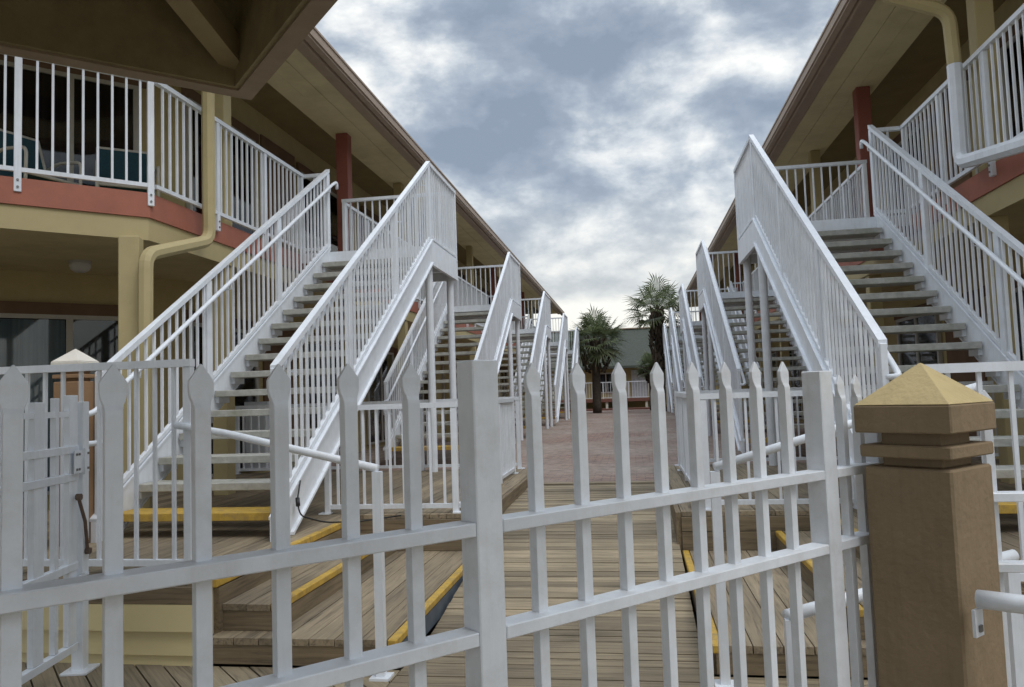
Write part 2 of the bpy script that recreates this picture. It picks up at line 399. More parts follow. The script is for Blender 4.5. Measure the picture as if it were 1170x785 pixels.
# warm pale tint low down
hz2 = N.new('ShaderNodeMapRange'); hz2.inputs[1].default_value = .02; hz2.inputs[2].default_value = .26; hz2.inputs[3].default_value = .65; hz2.inputs[4].default_value = 0
L.new(sep.outputs[2], hz2.inputs[0])
wm = N.new('ShaderNodeMix'); wm.data_type = 'RGBA'; L.new(hz2.outputs[0], wm.inputs[0]); L.new(cr.outputs[0], wm.inputs[6]); wm.inputs[7].default_value = (.68, .665, .60, 1)
# overcast skies are brighter overhead
zb = N.new('ShaderNodeMapRange'); zb.inputs[1].default_value = .45; zb.inputs[2].default_value = .95; zb.inputs[3].default_value = 1.0; zb.inputs[4].default_value = 2.6
L.new(sep.outputs[2], zb.inputs[0])
cl = N.new('ShaderNodeVectorMath'); cl.operation = 'SCALE'; L.new(wm.outputs[2], cl.inputs[0]); L.new(zb.outputs[0], cl.inputs['Scale'])
# the Nishita sky shows through the thin places
SKY_K = .10
ck = N.new('ShaderNodeVectorMath'); ck.operation = 'SCALE'; L.new(cl.outputs[0], ck.inputs[0]); ck.inputs['Scale'].default_value = 1/SKY_K
fx = N.new('ShaderNodeMix'); fx.data_type = 'RGBA'; fx.inputs[0].default_value = .94; L.new(sky.outputs[0], fx.inputs[6]); L.new(ck.outputs[0], fx.inputs[7])
L.new(fx.outputs[2], bg.inputs[0]); bg.inputs[1].default_value = SKY_K; L.new(bg.outputs[0], out.inputs[0])

sd = bpy.data.lights.new('sun', 'SUN'); sd.energy = .9; sd.angle = R(25); sd.color = (1, .97, .93)
so = bpy.data.objects.new('sun', sd); COL.objects.link(so); so.rotation_euler = SUN_DIR.to_track_quat('Z', 'Y').to_euler(); so.location = (5, -5, 20)
vs_ = scene.view_settings; vs_.view_transform = 'Standard'; vs_.look = 'None'; vs_.gamma = 1; vs_.use_curve_mapping = False; vs_.exposure = 0.42
scene.cycles.max_bounces = 8; scene.cycles.diffuse_bounces = 6; scene.cycles.use_denoising = True

# ------------------------------------------------------------------ mirrored sides
def side_fn(side):            # world fn for the left (-1) or mirrored right (+1) side
    if side < 0: return lambda p: Vector(p)
    return lambda p: Vector((2*AX-p[0], p[1], p[2]))
def sx(side, x): return x if side < 0 else 2*AX-x

# ------------------------------------------------------------------ setting: ground, walkway, paving, decks
g = MB(); g.add([(-900, -600, -.30), (900, -600, -.30), (900, 1500, -.30), (-900, 1500, -.30)], [(0, 1, 2, 3)])
g.build('ground', GRD, kind='structure', flip=False)

def ramp_z(y):
    pts = [(-5, 0.0), (4.6, 0.0), (5.4, .10), (7.2, .315), (9.0, .335)]
    for (a, za), (b, zb_) in zip(pts, pts[1:]):
        if y <= b: return za+(zb_-za)*max(0, (y-a))/(b-a)
    return pts[-1][1]
wk = MB()
boards(wk, [(-1.245, 3.0), (.305, 3.0), (.305, 9.0), (-1.245, 9.0)], 0, .096, .008, 0, .03, zf=ramp_z, jitter=.003)
wk.build('walkway', WX, kind='structure')
ub = MB(); ub.box(-9, 8, -6, 4.4, -.26, -.045); ub.build('walkway_bed', BED, kind='structure')
nf = MB()
boards(nf, [(-7.5, 3.93), (-7.5, -2.), (-1.25, -2.), (-1.25, 3.93)], R(135), .118, .009, 0, .03, jitter=.002)
nf.build('lower_boardwalk', WD, kind='structure')
nf = MB()
boards(nf, [(-1.245, 2.99), (-1.245, -2.), (6.5, -2.), (6.5, 2.99)], 0, .096, .008, 0, .03, jitter=.002)
boards(nf, [(.31, 3.0), (6.5, 3.0), (6.5, 3.945), (.31, 3.945)], 0, .096, .008, 0, .03, jitter=.002)
nf.build('near_boardwalk', WX, kind='structure')

pv = MB(); pv.box(-5.6, 4.66, 9.003, 43.2, .10, PAVE-.02)
pv.build('paving', PAV, kind='structure')
pv = MB(); pv.box(-1.8, .86, 9.003, 9.16, .1, PAVE-.008); pv.build('paving_border', WX, kind='structure')

def lattice_deck(side):
    fn = side_fn(side)
    d = MB(fn)
    # back deck, then the strip in front of the stair foot
    boards(d, [(-5.58, 6.22), (-1.27, 6.22), (-1.27, 10.0), (-5.58, 10.0)], R(90), .142, .006, DECK, .035, jitter=.001)
    boards(d, [(-8.5, 4.0), (-2.34, 4.0), (-2.34, 6.216), (-8.5, 6.216)], R(90), .142, .006, DECK, .035, jitter=.001)
    o = d.build('deck', WY, kind='structure')
    b = MB(fn)
    b.box(-8.5, -2.36, 4.03, 6.25, -.2, DECK-.037); b.box(-5.58, -1.30, 6.25, 9.96, -.2, DECK-.037)
    b.build('deck_frame', WRY, o)
    r = MB(fn)
    r.box(-1.268, -1.23, 6.2, 10.0, 0, DECK-.002)         # edge board beside the walkway
    r.box(-5.58, -1.27, 9.96, 10.0, 0, DECK-.004)
    r.build('edge_board', WRY, o)
    r = MB(fn)
    for z0, z1 in ((MID+.002, DECK-.038), (LOW+.002, MID-.004)):
        r.box(-2.33, -1.27, 6.185, 6.215, z0, z1)
    r.box(-8.5, -2.345, 3.965, 3.998, .315, DECK-.036)
    r.build('rim_board', WR, o)
    n = MB(fn); n.box(-2.352, -2.302, 4.0, 6.21, DECK-.045, DECK+.004); n.build('yellow_nosing', YEL, o, bevel=.006)
    s = MB(fn)
    for i in range(3):                                    # lap siding skirt
        z1 = .312-i*.125; z0 = max(z1-.135, -.02)
        x0, x1 = -8.5, -2.37
        s.add([(x0, 3.93, z0), (x1, 3.93, z0), (x1, 3.962, z1), (x0, 3.962, z1), (x0, 3.955, z0), (x1, 3.955, z0), (x1, 3.972, z1), (x0, 3.972, z1)], MB.BOXF)
    s.box(-2.366, -2.335, 3.945, 4.02, 0, DECK-.037)
    s.build('siding_skirt', SIDE, o)
    return o
for sd_ in (-1, 1): lattice_deck(sd_)

# wooden steps down from the deck to the walkway
def steps(side):
    fn = side_fn(side); lab = {-1: 'low grey timber steps with yellow edges on the left of the walkway', 1: 'low grey timber steps with yellow edges on the right of the walkway'}[side]
    root = thing('wooden_steps', lab, 'steps', fn((-1.8, 3.96, 0)), 0, 'wooden steps beside the walkway')
    f2 = lambda p: fn(p)-root.location
    for z, x0, x1, y0 in ((MID, -2.33, -1.965, 4.05), (LOW, -2.33, -1.265, 3.93)):
        t = MB(f2)
        w = .142 if z == MID else .142
        boards(t, [(x0, y0), (x1-.052, y0), (x1-.052, 6.18), (x0, 6.18)], R(90), w, .006, z, .035, jitter=.001)
        t.build('tread', WY, root)
        n = MB(f2); n.box(x1-.05, x1, y0, 6.18, z-.04, z+.003); n.build('yellow_nosing', YEL, root, bevel=.006)
        e = MB(f2)
        if z == MID: e.box(x0, x1-.02, y0+.005, y0+.04, LOW+.002, z-.037)
        else:
            e.box(-2.33, x1-.02, y0+.005, y0+.04, .012, z-.037)
        e.build('end_board', WR, root)
        r = MB(f2)
        r.box(x1-.045, x1-.004, y0+.04, 6.18, 0 if z == LOW else LOW+.002, z-.042)
        r.build('riser', BLUE if z == LOW and side < 0 else WRY, root)
    u = MB(f2); u.box(-2.337, -2.30, 4.02, 6.18, .0, DECK-.05); u.build('riser', WRY, root)
for sd_ in (-1, 1): steps(sd_)

# ------------------------------------------------------------------ railings
BAL_ME = {}
def bal_mesh(h, w=.019):
    k = (round(h, 3), w)
    if k not in BAL_ME:
        m = MB(); m.box(-w/2, w/2, -w/2, w/2, 0, h); BAL_ME[k] = meshof(m, 'baluster', W)
    return BAL_ME[k]
def post_mesh(h, a, b, name='post'):
    k = ('p', round(h, 3), a, b)
    if k not in BAL_ME:
        m = MB(); m.box(-a/2, a/2, -b/2, b/2, 0, h); BAL_ME[k] = meshof(m, name, W, .004)
    return BAL_ME[k]

def bolt_mesh():
    if 'bolt' not in BAL_ME:
        m = MB(); m.tube([(0, -.030, 0), (0, .030, 0)], .010, 8); BAL_ME['bolt'] = meshof(m, 'bolt', STEEL)
    return BAL_ME['bolt']
def run(parent, a, b, zb0, zt, step=.112, post_every=1.15, post_down=0., pw=.05, ends=(True, True), solo=True, mbs=None, rails=None, bw=.019):
    """straight level run of railing in the parent's local space: returns rails in `rails`, balusters/posts as children"""
    a, b = Vector((*a, 0)), Vector((*b, 0)); d = b-a; ln = d.length; u = d/ln; ang = math.atan2(u.y, u.x)
    rails.beam(a+Vector((0, 0, zt-.022)), b+Vector((0, 0, zt-.022)), .052, .044)
    rails.beam(a+Vector((0, 0, zb0)), b+Vector((0, 0, zb0)), .034, .036)
    npost = max(1, round(ln/post_every)); ps = [ln*i/npost for i in range(npost+1)]
    if not ends[0]: ps = ps[1:]
    if not ends[1]: ps = ps[:-1]
    for s in ps:
        p = a+u*min(max(s, pw/2), ln-pw/2); z0 = zb0-.06-post_down
        if solo:
            instance('post', post_mesh(zt-.045-z0, pw, .045), parent, (p.x, p.y, z0), ang)
            if post_down: instance('bolt', bolt_mesh(), parent, (p.x, p.y, z0+.04), ang); instance('bolt', bolt_mesh(), parent, (p.x, p.y, z0+.10), ang)
        else:
            c = (p.x, p.y); rails.box(p.x-pw/2, p.x+pw/2, p.y-.022, p.y+.022, z0, zt-.045, ang, (p.x, p.y, 0))
    nb = int(ln/step)
    for i in range(1, nb):
        s = ln*i/nb
        if any(abs(s-q) < pw*.75 for q in ps): continue
        p = a+u*s
        if solo: instance('baluster', bal_mesh(zt-.04-zb0, bw), parent, (p.x, p.y, zb0), ang)
        else: mbs.box(p.x-bw/2, p.x+bw/2, p.y-bw/2, p.y+bw/2, zb0, zt-.04)

def railing_thing(name, label, pts, zb0, zt, group=None, posts_down=.0, solid=None, post_every=1.2, step=.112):
    o = Vector((*pts[0], zb0-.06))
    root = thing(name, label, 'railing', o, 0, group)
    loc = [(p[0]-o.x, p[1]-o.y) for p in pts]
    rl = MB()
    for i, (a, b) in enumerate(zip(loc, loc[1:])):
        run(root, a, b, zb0-o.z, zt-o.z, rails=rl, post_every=post_every, ends=(i == 0, True), step=step)
    rl.build('rails', W, root)
    for p in loc:
        bp = MB(); bp.box(p[0]-.045, p[0]+.045, p[1]-.045, p[1]+.045, .0015, .012); bp.build('base_plate', W, root)
    return root
# front rails of the decks (square to the walkway), the inner corner rails and the back rails
railing_thing('deck_railing', 'tall white railing along the deck front on the left, beside the open gate', [(-7.2, 4.15), (-2.53, 4.15)], DECK+.06, 1.67, 'deck railings', post_every=1.15, step=.118)
railing_thing('deck_railing', 'white railing along the deck front behind the brown pillar on the right', [(1.33, 3.9), (6.2, 3.9)], DECK+.05, 1.475, 'deck railings', post_every=1.6, step=.135)
for sd_ in (-1, 1):
    nm = 'left' if sd_ < 0 else 'right'
    q = lambda x: sx(sd_, x)
    railing_thing('deck_railing', 'low white corner railing where the %s deck meets the walkway' % nm, [(q(-2.62), 6.29), (q(-1.46), 6.29), (q(-1.46), 9.3)], DECK+.06, DECK+.915, 'deck railings', post_every=1.16)
    railing_thing('deck_railing', 'low white railing closing the back of the %s deck behind the first staircase' % nm, [(q(-5.4), 9.9), (q(-1.46), 9.9)], DECK+.06, DECK+.93, 'deck railings', post_every=1.3)

# ------------------------------------------------------------------ staircases
M = .63
Y0 = 9.53                      # landing nosing of the first flight
ORD = ['nearest', 'second', 'third', 'fourth', 'farthest']
def zn(y): return LAND+M*(y-Y0)
def staircase(side):
    nm = 'left' if side < 0 else 'right'
    fn = side_fn(side)
    base = fn((-3.185, 5.2, DECK))
    root = thing('staircase', '', 'staircase', base, 0, 'white staircases up to the balconies')
    f = lambda p: fn(p)-base
    XO, XI = -2.50, -3.87
    # treads
    for i in range(1, 16):
        y = Y0-.288*i; z = LAND-.18125*i
        t = MB(f); t.box(XI+.035, XO-.035, y, y+.285, z-.058, z)
        t.build('tread', YEL if i == 15 else TREAD, root, bevel=.004)
    # stringers (channels with flanges) and cleats
    for X, s_ in ((XO, 1), (XI, -1)):
        m = MB(f)
        top = lambda y: zn(y)+.07
        bot = lambda y: zn(y)-.235
        yb = Y0+(DECK+.235-LAND)/M
        m.prism_yz([(5.07, DECK), (yb, DECK), (Y0+.02, bot(Y0+.02)), (Y0+.02, top(Y0+.02)), (5.07, top(5.07))], X-.02, X+.02)
        m.beam((X+s_*.01, 5.07, top(5.07)), (X+s_*.01, Y0+.02, top(Y0+.02)), .075, .018)
        m.beam((X+s_*.01, yb+.01, bot(yb+.01)+.008), (X+s_*.01, Y0+.02, bot(Y0+.02)+.008), .075, .018)
        for i in range(1, 15):
            y = Y0-.288*i; z = LAND-.18125*i
            m.box(X-s_*.021-.03, X-s_*.021+.03, y+.05, y+.24, z-.115, z-.0585)
        m.build('stringer', W, root)
        r = MB(f)
        ye = 5.12; yt = Y0+.03
        r.beam((X, ye, zn(ye)+1.078), (X, yt, zn(yt)+1.078), .055, .042)
        r.beam((X, ye, zn(ye)+.115), (X, yt, zn(yt)+.115), .036, .032)
        # landing run on the courtyard side and far end
        zt = LAND+1.10
        if X == XO:
            r.beam((X, yt-.03, zt-.022), (X, 11.03, zt-.022), .055, .044); r.beam((X, yt, LAND+.12), (X, 11.03, LAND+.12), .036, .034)
        else:
            r.beam((XO-.03, 11.02, zt-.022), (-4.24, 11.02, zt-.022), .055, .044); r.beam((XO-.03, 11.02, LAND+.10), (-4.24, 11.02, LAND+.10), .036, .034)
        rail = r.build('stair_railing', W, root)
        # grab rail pipe
        px = X-s_*.075; g_ = MB(f)
        if X == XO and side < 0: path = fillet([(px, 5.26, zn(5.26)+.90), (px, Y0+.02, zn(Y0+.02)+.90), (px, Y0+.15, zn(Y0+.1)+.91), (px, Y0+.155, zn(Y0)+.88)], .04)
        elif X == XO: path = fillet([(X+.0, 5.13, zn(5.1)+.88), (px, 5.08, zn(5.1)+.88), (px, 5.16, zn(5.16)+.90), (px, Y0+.02, zn(Y0+.02)+.90), (px, Y0+.15, zn(Y0+.1)+.91), (px, Y0+.155, zn(Y0)+.88)], .04)
        else: path = fillet([(px, 5.14, zn(4.95)+.70), (px, 4.80, zn(4.95)+.70), (px, 4.80, zn(4.95)+.90), (px, 4.97, zn(4.97)+.90), (px, Y0+.02, zn(Y0+.02)+.90), (px, Y0+.15, zn(Y0+.1)+.91), (px, Y0+.155, zn(Y0)+.88)], .06)
        g_.tube(path, .0205, 8)
        for y in (5.5, 6.9, 8.3, 9.45): g_.tube([(X, y, zn(y)+.82), (px, y, zn(y)+.83), (px, y, zn(y)+.89)], .009, 6)
        g_.build('grab_rail', W, root, smooth=True)
        yp = (5.15, 6.61, 8.07, 9.53)
        def put(name, me, p): instance(name, me, rail, f(p))
        for y in yp:
            put('post', post_mesh(1.03, .044, .085), (X, y, zn(y)+.03))
        n = 41
        for i in range(1, n):
            y = 5.15+(9.53-5.15)*i/n
            if any(abs(y-q) < .062 for q in yp): continue
            put('baluster', bal_mesh(.955), (X, y, zn(y)+.115))
        if X == XO:
            for i in range(1, 14):
                y = Y0+(11.0-Y0)*i/14; put('baluster', bal_mesh(.96), (X, y, LAND+.12))
            put('post', post_mesh(1.03, .05, .05), (X, 11.0, LAND+.03))
        else:
            for i in range(1, 15):
                x = XO+(-4.22-XO)*i/15; put('baluster', bal_mesh(.98), (x, 11.02, LAND+.10))
            put('post', post_mesh(1.06, .05, .05), (-4.21, 11.02, LAND)); 
    # landing
    l = MB(f); l.box(-4.215, XO-.022, Y0+.002, 11.0, LAND-.05, LAND); l.build('landing_floor', TREAD, root)
    l = MB(f)
    l.box(XO-.02, XO+.02, Y0+.022, 11.05, LAND-.235, LAND+.075)
    l.box(-4.2, XO-.022, Y0-.035, Y0, LAND-.13, LAND-.002)
    l.box(-4.2, XO-.022, 11.002, 11.04, LAND-.235, LAND+.03)
    l.box(-4.2, XO-.022, Y0+.3, Y0+.36, LAND-.2, LAND-.052); l.box(-4.2, XO-.022, 10.4, 10.46, LAND-.2, LAND-.052)
    l.build('landing_beam', W, root)
    for y in (9.74, 10.93):
        for x in (XO-.075,):
            p = MB(f); p.tube([(x, y, DECK-.1), (x, y, LAND-.052)], .05, 14); p.build('support_pole', W, root, smooth=False)
    return root
for side in (-1, 1):
    nm = 'left' if side < 0 else 'right'
    root = staircase(side); idx = kid_index(); x, y, z = root.location
    for n in range(NST):
        o = root if n == 0 else copy_tree(root, idx)
        o.location = (x, y+PITCH*n, z if n == 0 else z-.0)
        o['label'] = '%s white open-tread staircase on the %s side of the courtyard' % (ORD[n], nm)

# ------------------------------------------------------------------ motel buildings along both sides
YEND = 40.2
def building(side):
    nm = 'left' if side < 0 else 'right'; fn = side_fn(side)
    base = fn((-5.6, 9.0, 0))
    root = thing('motel_building', 'two-storey tan motel wing with terracotta balcony edge on the %s' % nm, 'building', base, 0, 'motel wings facing the courtyard')
    f = lambda p: fn(p)-base
    BX = -4.24                                   # balcony edge
    # walls
    WXX = -5.6; cw = -14.6                       # chamfer wall line x - y = cw
    wl = MB(f)
    poly = [(WXX, YEND), (WXX, 9.0), (WXX-5.0, 4.0), (-14, 4.0), (-14, YEND)]
    wl.prism(poly, 0.0, 2.9995); wl.prism(poly, LAND+.002, 6.0)
    wl.build('wall', TAN, root)
    # balcony slab, fascia, beam
    edge = [(BX-.03, YEND), (BX-.03, 6.30), (BX-.03-5.5, .80), (-14, .80), (-14, YEND)]
    s = MB(f); s.prism(edge, 3.12, LAND-.004); s.build('balcony_slab', SOFF, root)
    def band(name, mat, off, z0, z1, th=.04):
        m = MB(f)
        k = off*math.tan(R(22.5))
        p = [(BX-.03+off, YEND), (BX-.03+off, 6.30-k), (BX-.03-5.5+off*.0, .80-off*0-k-off)]
        # outward faces: main edge along y, chamfer at 45 degrees
        a0, a1 = (BX-.03, 6.30), (BX-5.53, .80)
        o = off/math.sqrt(2)
        m.prism([(BX-.03, YEND), (BX-.03, 6.30), (BX-5.53, .80), (BX-5.53+o, .80-o), (BX-.03+off, 6.30-off*math.tan(R(22.5))), (BX-.03+off, YEND)], z0, z1)
        return m.build(name, mat, root)
    band('fascia', RED, .03, 3.105, LAND-.01)
    band('beam', TANT, .012, 2.90, 3.103)
    c = MB(f); c.prism([(x, y) for x, y in edge], 3.0, 3.118); c.build('porch_ceiling', SOFF, root)
    # columns
    def col(x, y, z0, z1, w, mat, name='column', rot=0):
        m = MB(f); m.box(x-w/2, x+w/2, y-w/2, y+w/2, z0, z1, rot, (x, y, 0)); m.build(name, mat, root, bevel=.008)
    col(-4.33, 6.15, DECK, 2.9, .17, TANT, rot=R(22))
    for n in range(NST):
        yy = 7.75+PITCH*n
        col(-4.36, yy, DECK-.1, 2.9, .17, TANT); col(-4.37, yy, LAND-.004, 5.6, .17, TANT)
        col(-4.36, 11.45+PITCH*n, DECK-.1, 2.9, .17, TANT); col(-4.36, 11.45+PITCH*n, LAND-.004, 5.6, .19, REDC, 'red_column')
    # roof: eave polygon, soffit, gutter, sloped shingles
    EX = -3.42
    ev = [(EX, YEND+.6), (EX, 5.9), (EX-5.2, .7), (-14.5, .7), (-14.5, YEND+.6)]
    inn = [(-4.58, YEND), (-4.58, 6.45), (-4.58-4.6, 1.85), (-14, 1.85), (-14, YEND)]
    so_ = MB(f)
    for i in range(4):
        xa = EX-.10-.265*i; xb = xa-.259; za = 5.60+(.004 if i % 2 else 0)
        k = math.tan(R(22.5)); ya = 5.9-(xa-EX)*k; yb = 5.9-(xb-EX)*k
        so_.prism([(xa, YEND+.5), (xa, ya), (xa-4.9, ya-4.9), (xb-4.9, yb-4.9), (xb, yb), (xb, YEND+.5)], za, za+.03)
    so_.build('soffit', SOFF, root)
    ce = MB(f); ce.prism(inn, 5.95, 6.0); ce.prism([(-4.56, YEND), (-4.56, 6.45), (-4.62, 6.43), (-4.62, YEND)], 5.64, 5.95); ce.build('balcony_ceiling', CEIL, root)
    gt = MB(f)
    def eave_band(x_out, z0, z1, th):
        k = math.tan(R(22.5))
        gt.prism([(EX+x_out, YEND+.6), (EX+x_out, 5.9-x_out*k), (EX-5.2+x_out/1.414, .7-x_out/1.414), (EX-5.2+(x_out-th)/1.414, .7-(x_out-th)/1.414), (EX+x_out-th, 5.9-(x_out-th)*k), (EX+x_out-th, YEND+.6)], z0, z1)
    eave_band(-.0, 5.545, 5.66, .11); eave_band(-.02, 5.515, 5.544, .08); eave_band(-.112, 5.48, 5.645, .03); eave_band(.012, 5.645, 5.672, .05)
    eave_band(-.142, 5.575, 5.599, .20)
    gt.build('gutter', GUT, root)
    rf = MB(f)
    RX = -9.0; RZ = 7.9
    rf.add([(EX-.06, YEND+.6, 5.67), (EX-.06, 5.9, 5.67), (EX-5.2, .8, 5.67), (-14.5, .8, 5.67), (-14.5, YEND+.6, 5.67), (RX, YEND-3, RZ), (RX, 8.5, RZ)],
           [(0, 1, 6, 5), (1, 2, 6), (2, 3, 6), (3, 4, 5, 6), (4, 0, 5)])
    rf.build('roof', SHIN, root)
    # balcony railings
    z0, z1 = LAND+.06, LAND+1.07
    far_b = MB(f)
    def brail(a, b, solo, ends=(True, True), every=1.1):
        r = MB(f); hold = bpy.data.objects.new('tmp', None)
        r2 = MB(); o2 = fn((*a, 0)); 
        A = f((*a, 0)); B = f((*b, 0))
        rr = MB(); ob = None
        cont = bpy.data.objects.new('balcony_railing', bpy.data.meshes.new('balcony_railing')); COL.objects.link(cont); cont.parent = root
        bb = MB()
        run(cont, (A.x, A.y), (B.x, B.y), z0, z1, rails=rr, mbs=bb, post_every=every, post_down=.13, ends=ends, solo=solo, pw=.055)
        t = rr.build('balcony_railing', W); cont.data = t.data; bpy.data.objects.remove(t)
        return bb
    brail((BX+.02, 6.32), (BX+.02-3.7, 6.32-3.7), True, every=1.0)
    brail((BX+.02, 6.34), (BX+.02, 9.53), True, ends=(False, True), every=1.08)
    c_ = brail((BX+.02, 9.56), (-3.90, 9.56), True, ends=(False, False))
    rest = MB()
    for n in range(NST):
        ya = 11.06+PITCH*n; yb = min(9.53+PITCH*(n+1), YEND)
        bb = brail((BX+.02, ya), (BX+.02, yb), n == 0)
        rest.v, rest.f = rest.v, rest.f
        rest.add(bb.v, bb.f)
        if n < NST-1:
            bb = brail((BX+.02, yb+.03), (-3.90, yb+.03), False, ends=(False, False)); rest.add(bb.v, bb.f)
    rest.build('baluster', W, root, kind='stuff')
    # doors and windows: sliding glass on the chamfer wall and along the main wall
    def slider(cx, cy, ang, z0, w, h, panels, curtain, name='sliding_door', header=True):
        m4 = Matrix.Translation((cx, cy, z0)) @ Matrix.Rotation(ang, 4, 'Z')        # local x along the wall, -y outward
        ff = lambda p: f(m4 @ Vector(p))
        fr = MB(ff); t = .05
        fr.box(-w/2, w/2, -.03, .02, h-t, h); fr.box(-w/2, w/2, -.03, .02, 0, .04)
        pw = w/panels
        for i in range(panels+1):
            x = -w/2+pw*i; x = min(max(x, -w/2+.035), w/2-.035)
            fr.box(x-.035, x+.035, -.032 - .0, .022, .041, h-t-.001)
        o = fr.build(name, ALU, root)
        gl = MB(ff); gl.box(-w/2+.01, w/2-.01, -.012, -.006, .02, h-.02); gl.build('pane', GLS2, o)
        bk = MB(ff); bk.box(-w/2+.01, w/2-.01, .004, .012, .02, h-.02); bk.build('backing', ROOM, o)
        if curtain is not None:
            cu = MB(ff); n = 28; x0, x1, mat = curtain
            pts = [(x0+(x1-x0)*i/n, -.0005+.003*math.sin(i*1.9)) for i in range(n+1)]
            for i in range(n):
                (a, ya), (b_, yb_) = pts[i], pts[i+1]
                cu.add([(a, ya, .03), (b_, yb_, .03), (b_, yb_, h-.06), (a, ya, h-.06)], [(0, 1, 2, 3)])
            cu.build('curtain', mat, o, flip=False)
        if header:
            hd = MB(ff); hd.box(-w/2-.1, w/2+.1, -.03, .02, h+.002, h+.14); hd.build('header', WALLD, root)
    A45 = R(45)
    # chamfer: right edge at (-5.97, 8.63); panels 0.75
    for z, cur in ((LAND, (-1.1, 1.1, CURB)), (DECK, (-1.1, .33, CURT))):
        c0 = Vector((-5.97, 8.63))-Vector((1, 1)).normalized()*1.125
        o = Vector((1, -1)).normalized()*.035
        slider(c0.x+o.x, c0.y+o.y, A45, z, 2.25, 2.06, 3, cur)
    for n in range(NST):
        for yy in (9.95+PITCH*n, 13.4+PITCH*n):
            if yy > YEND-1.5: continue
            slider(WXX+.032, yy, R(90), LAND, 1.8, 2.06, 2, (-.8, .1, CURB) if (n+side) % 2 else (-.85, .85, CURT))
            slider(WXX+.032, yy, R(90), DECK, 1.8, 2.03, 2, (-.85, .3, CURB))
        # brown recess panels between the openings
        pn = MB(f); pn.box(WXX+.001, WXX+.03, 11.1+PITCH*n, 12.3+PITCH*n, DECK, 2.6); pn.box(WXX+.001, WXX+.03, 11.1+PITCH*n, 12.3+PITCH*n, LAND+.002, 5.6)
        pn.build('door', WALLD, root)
    # downspout
    dr = MB(f)
    if side < 0:
        path = fillet([(-4.08, 7.0, 5.6), (-4.08, 7.0, 3.02), (-4.12, 6.05, 2.72), (-4.12, 6.03, DECK)], .12)
        dr.tube(path, .062, 8); dr.build('downspout', TANT, root)
        for z, y in ((4.25, 7.0), (3.13, 7.0), (1.9, 6.03)):
            pass
    else:
        mx = lambda p: Vector(p)-base
        dr = MB(mx)
        path = fillet([(2.50, 7.58, 5.52), (2.50, 7.58, 5.08), (3.10, 7.62, 4.86), (3.125, 7.64, 4.36)], .13)
        dr.tube(path, .062, 8); o = dr.build('downspout', TANT, root)
        d2 = MB(mx)
        path = fillet([(3.125, 7.64, 4.355), (3.13, 7.66, 3.42), (3.14, 6.3, 3.20), (3.14, 4.6, 3.0)], .12)
        d2.tube(path, .066, 8); d2.build('white_pipe', W, o)
    return root
for s_ in (-1, 1): building(s_)

# ------------------------------------------------------------------ foreground picket fence, on the diagonal
D2 = Vector((1, 1, 0)).normalized()
FP0 = Vector((-.845, .947, 0))
def ft(t): return FP0+D2*(.125*t)
PW = .0245
def picket_mesh(z0, zt, name):
    m = MB(); h = PW/2; tz = zt
    prof = [(z0, h, h), (tz-.076, h, h), (tz-.069, h*1.0, h*.92), (tz-.061, h*1.12, h*.62), (tz-.052, .0172, .0062), (tz-.043, .0188, .0055), (tz-.027, .0188, .0055), (tz-.0015, .0022, .0032), (tz, .0010, .0016)]
    vs = []; fs = []
    for z, a, b in prof:
        vs += [(-a, -b, z), (a, -b, z), (a, b, z), (-a, b, z)]
    for i in range(len(prof)-1):
        for j in range(4): fs.append((i*4+j, i*4+(j+1) % 4, i*4+4+(j+1) % 4, i*4+4+j))
    n = len(vs); fs += [(3, 2, 1, 0), (n-4, n-3, n-2, n-1)]
    m.add(vs, fs); return meshof(m, name, WF, .0022)
PM = picket_mesh(.06, 1.465, 'picket'); PM2 = picket_mesh(.06, 1.425, 'picket'); PM3 = picket_mesh(.06, 1.365, 'picket')
def fence_section(label, origin, rotz, pickets, me, x0, x1, zu, zl, posts):
    root = thing('picket_fence', label, 'fence', origin, rotz, 'white spear-top fence sections')
    for z in (zu-.0135, zl-.0135, .16):
        r = MB(); r.box(x0, x1, -.0285, .0235, z-.0125, z+.0135); r.build('rail', WF, root, bevel=.002)
    for x in pickets:
        # picket passes through the rails
        instance('picket', me, root, (x, .0105, 0), random.uniform(-.015, .015))
    for x, w, zt in posts:
        p = MB(); p.box(x-w/2, x+w/2, -w/2, w/2, 0, zt); p.build('post', WF, root, bevel=.0025)
    return root
S = .125
o1 = ft(6.15)
fence_section('white spear-top fence section at the lower left, under the dark canopy', o1, R(45), [S*(t-6.15) for t in range(-6, 6)], PM, S*(-6.5-6.15), -.031, 1.159, .956, [(0, .06, 1.469)])
o2 = ft(15.45)
fence_section('white spear-top gate section between the two square white posts', o2, R(45), [S*(7.3+i-15.45) for i in range(8)], PM, S*(6.15-15.45)+.032, -.031, 1.159, .956, [(0, .06, 1.437)])
o3 = ft(17.75)
fence_section('short white fence section tucked behind the left edge of the brown pillar', o3, R(45), [S*(16.5-17.75), S*(17.2-17.75)], PM2, S*(15.45-17.75)+.032, -.026, 1.159, .956, [(0, .05, 1.30)])
fence_section('lower white spear-top fence right of the brown pillar', (1.0, 2.52, 0), 0, [.05+.155*i for i in range(12)], PM3, -.06, 2.0, 1.06, .855, [(1.95, .05, 1.30)])

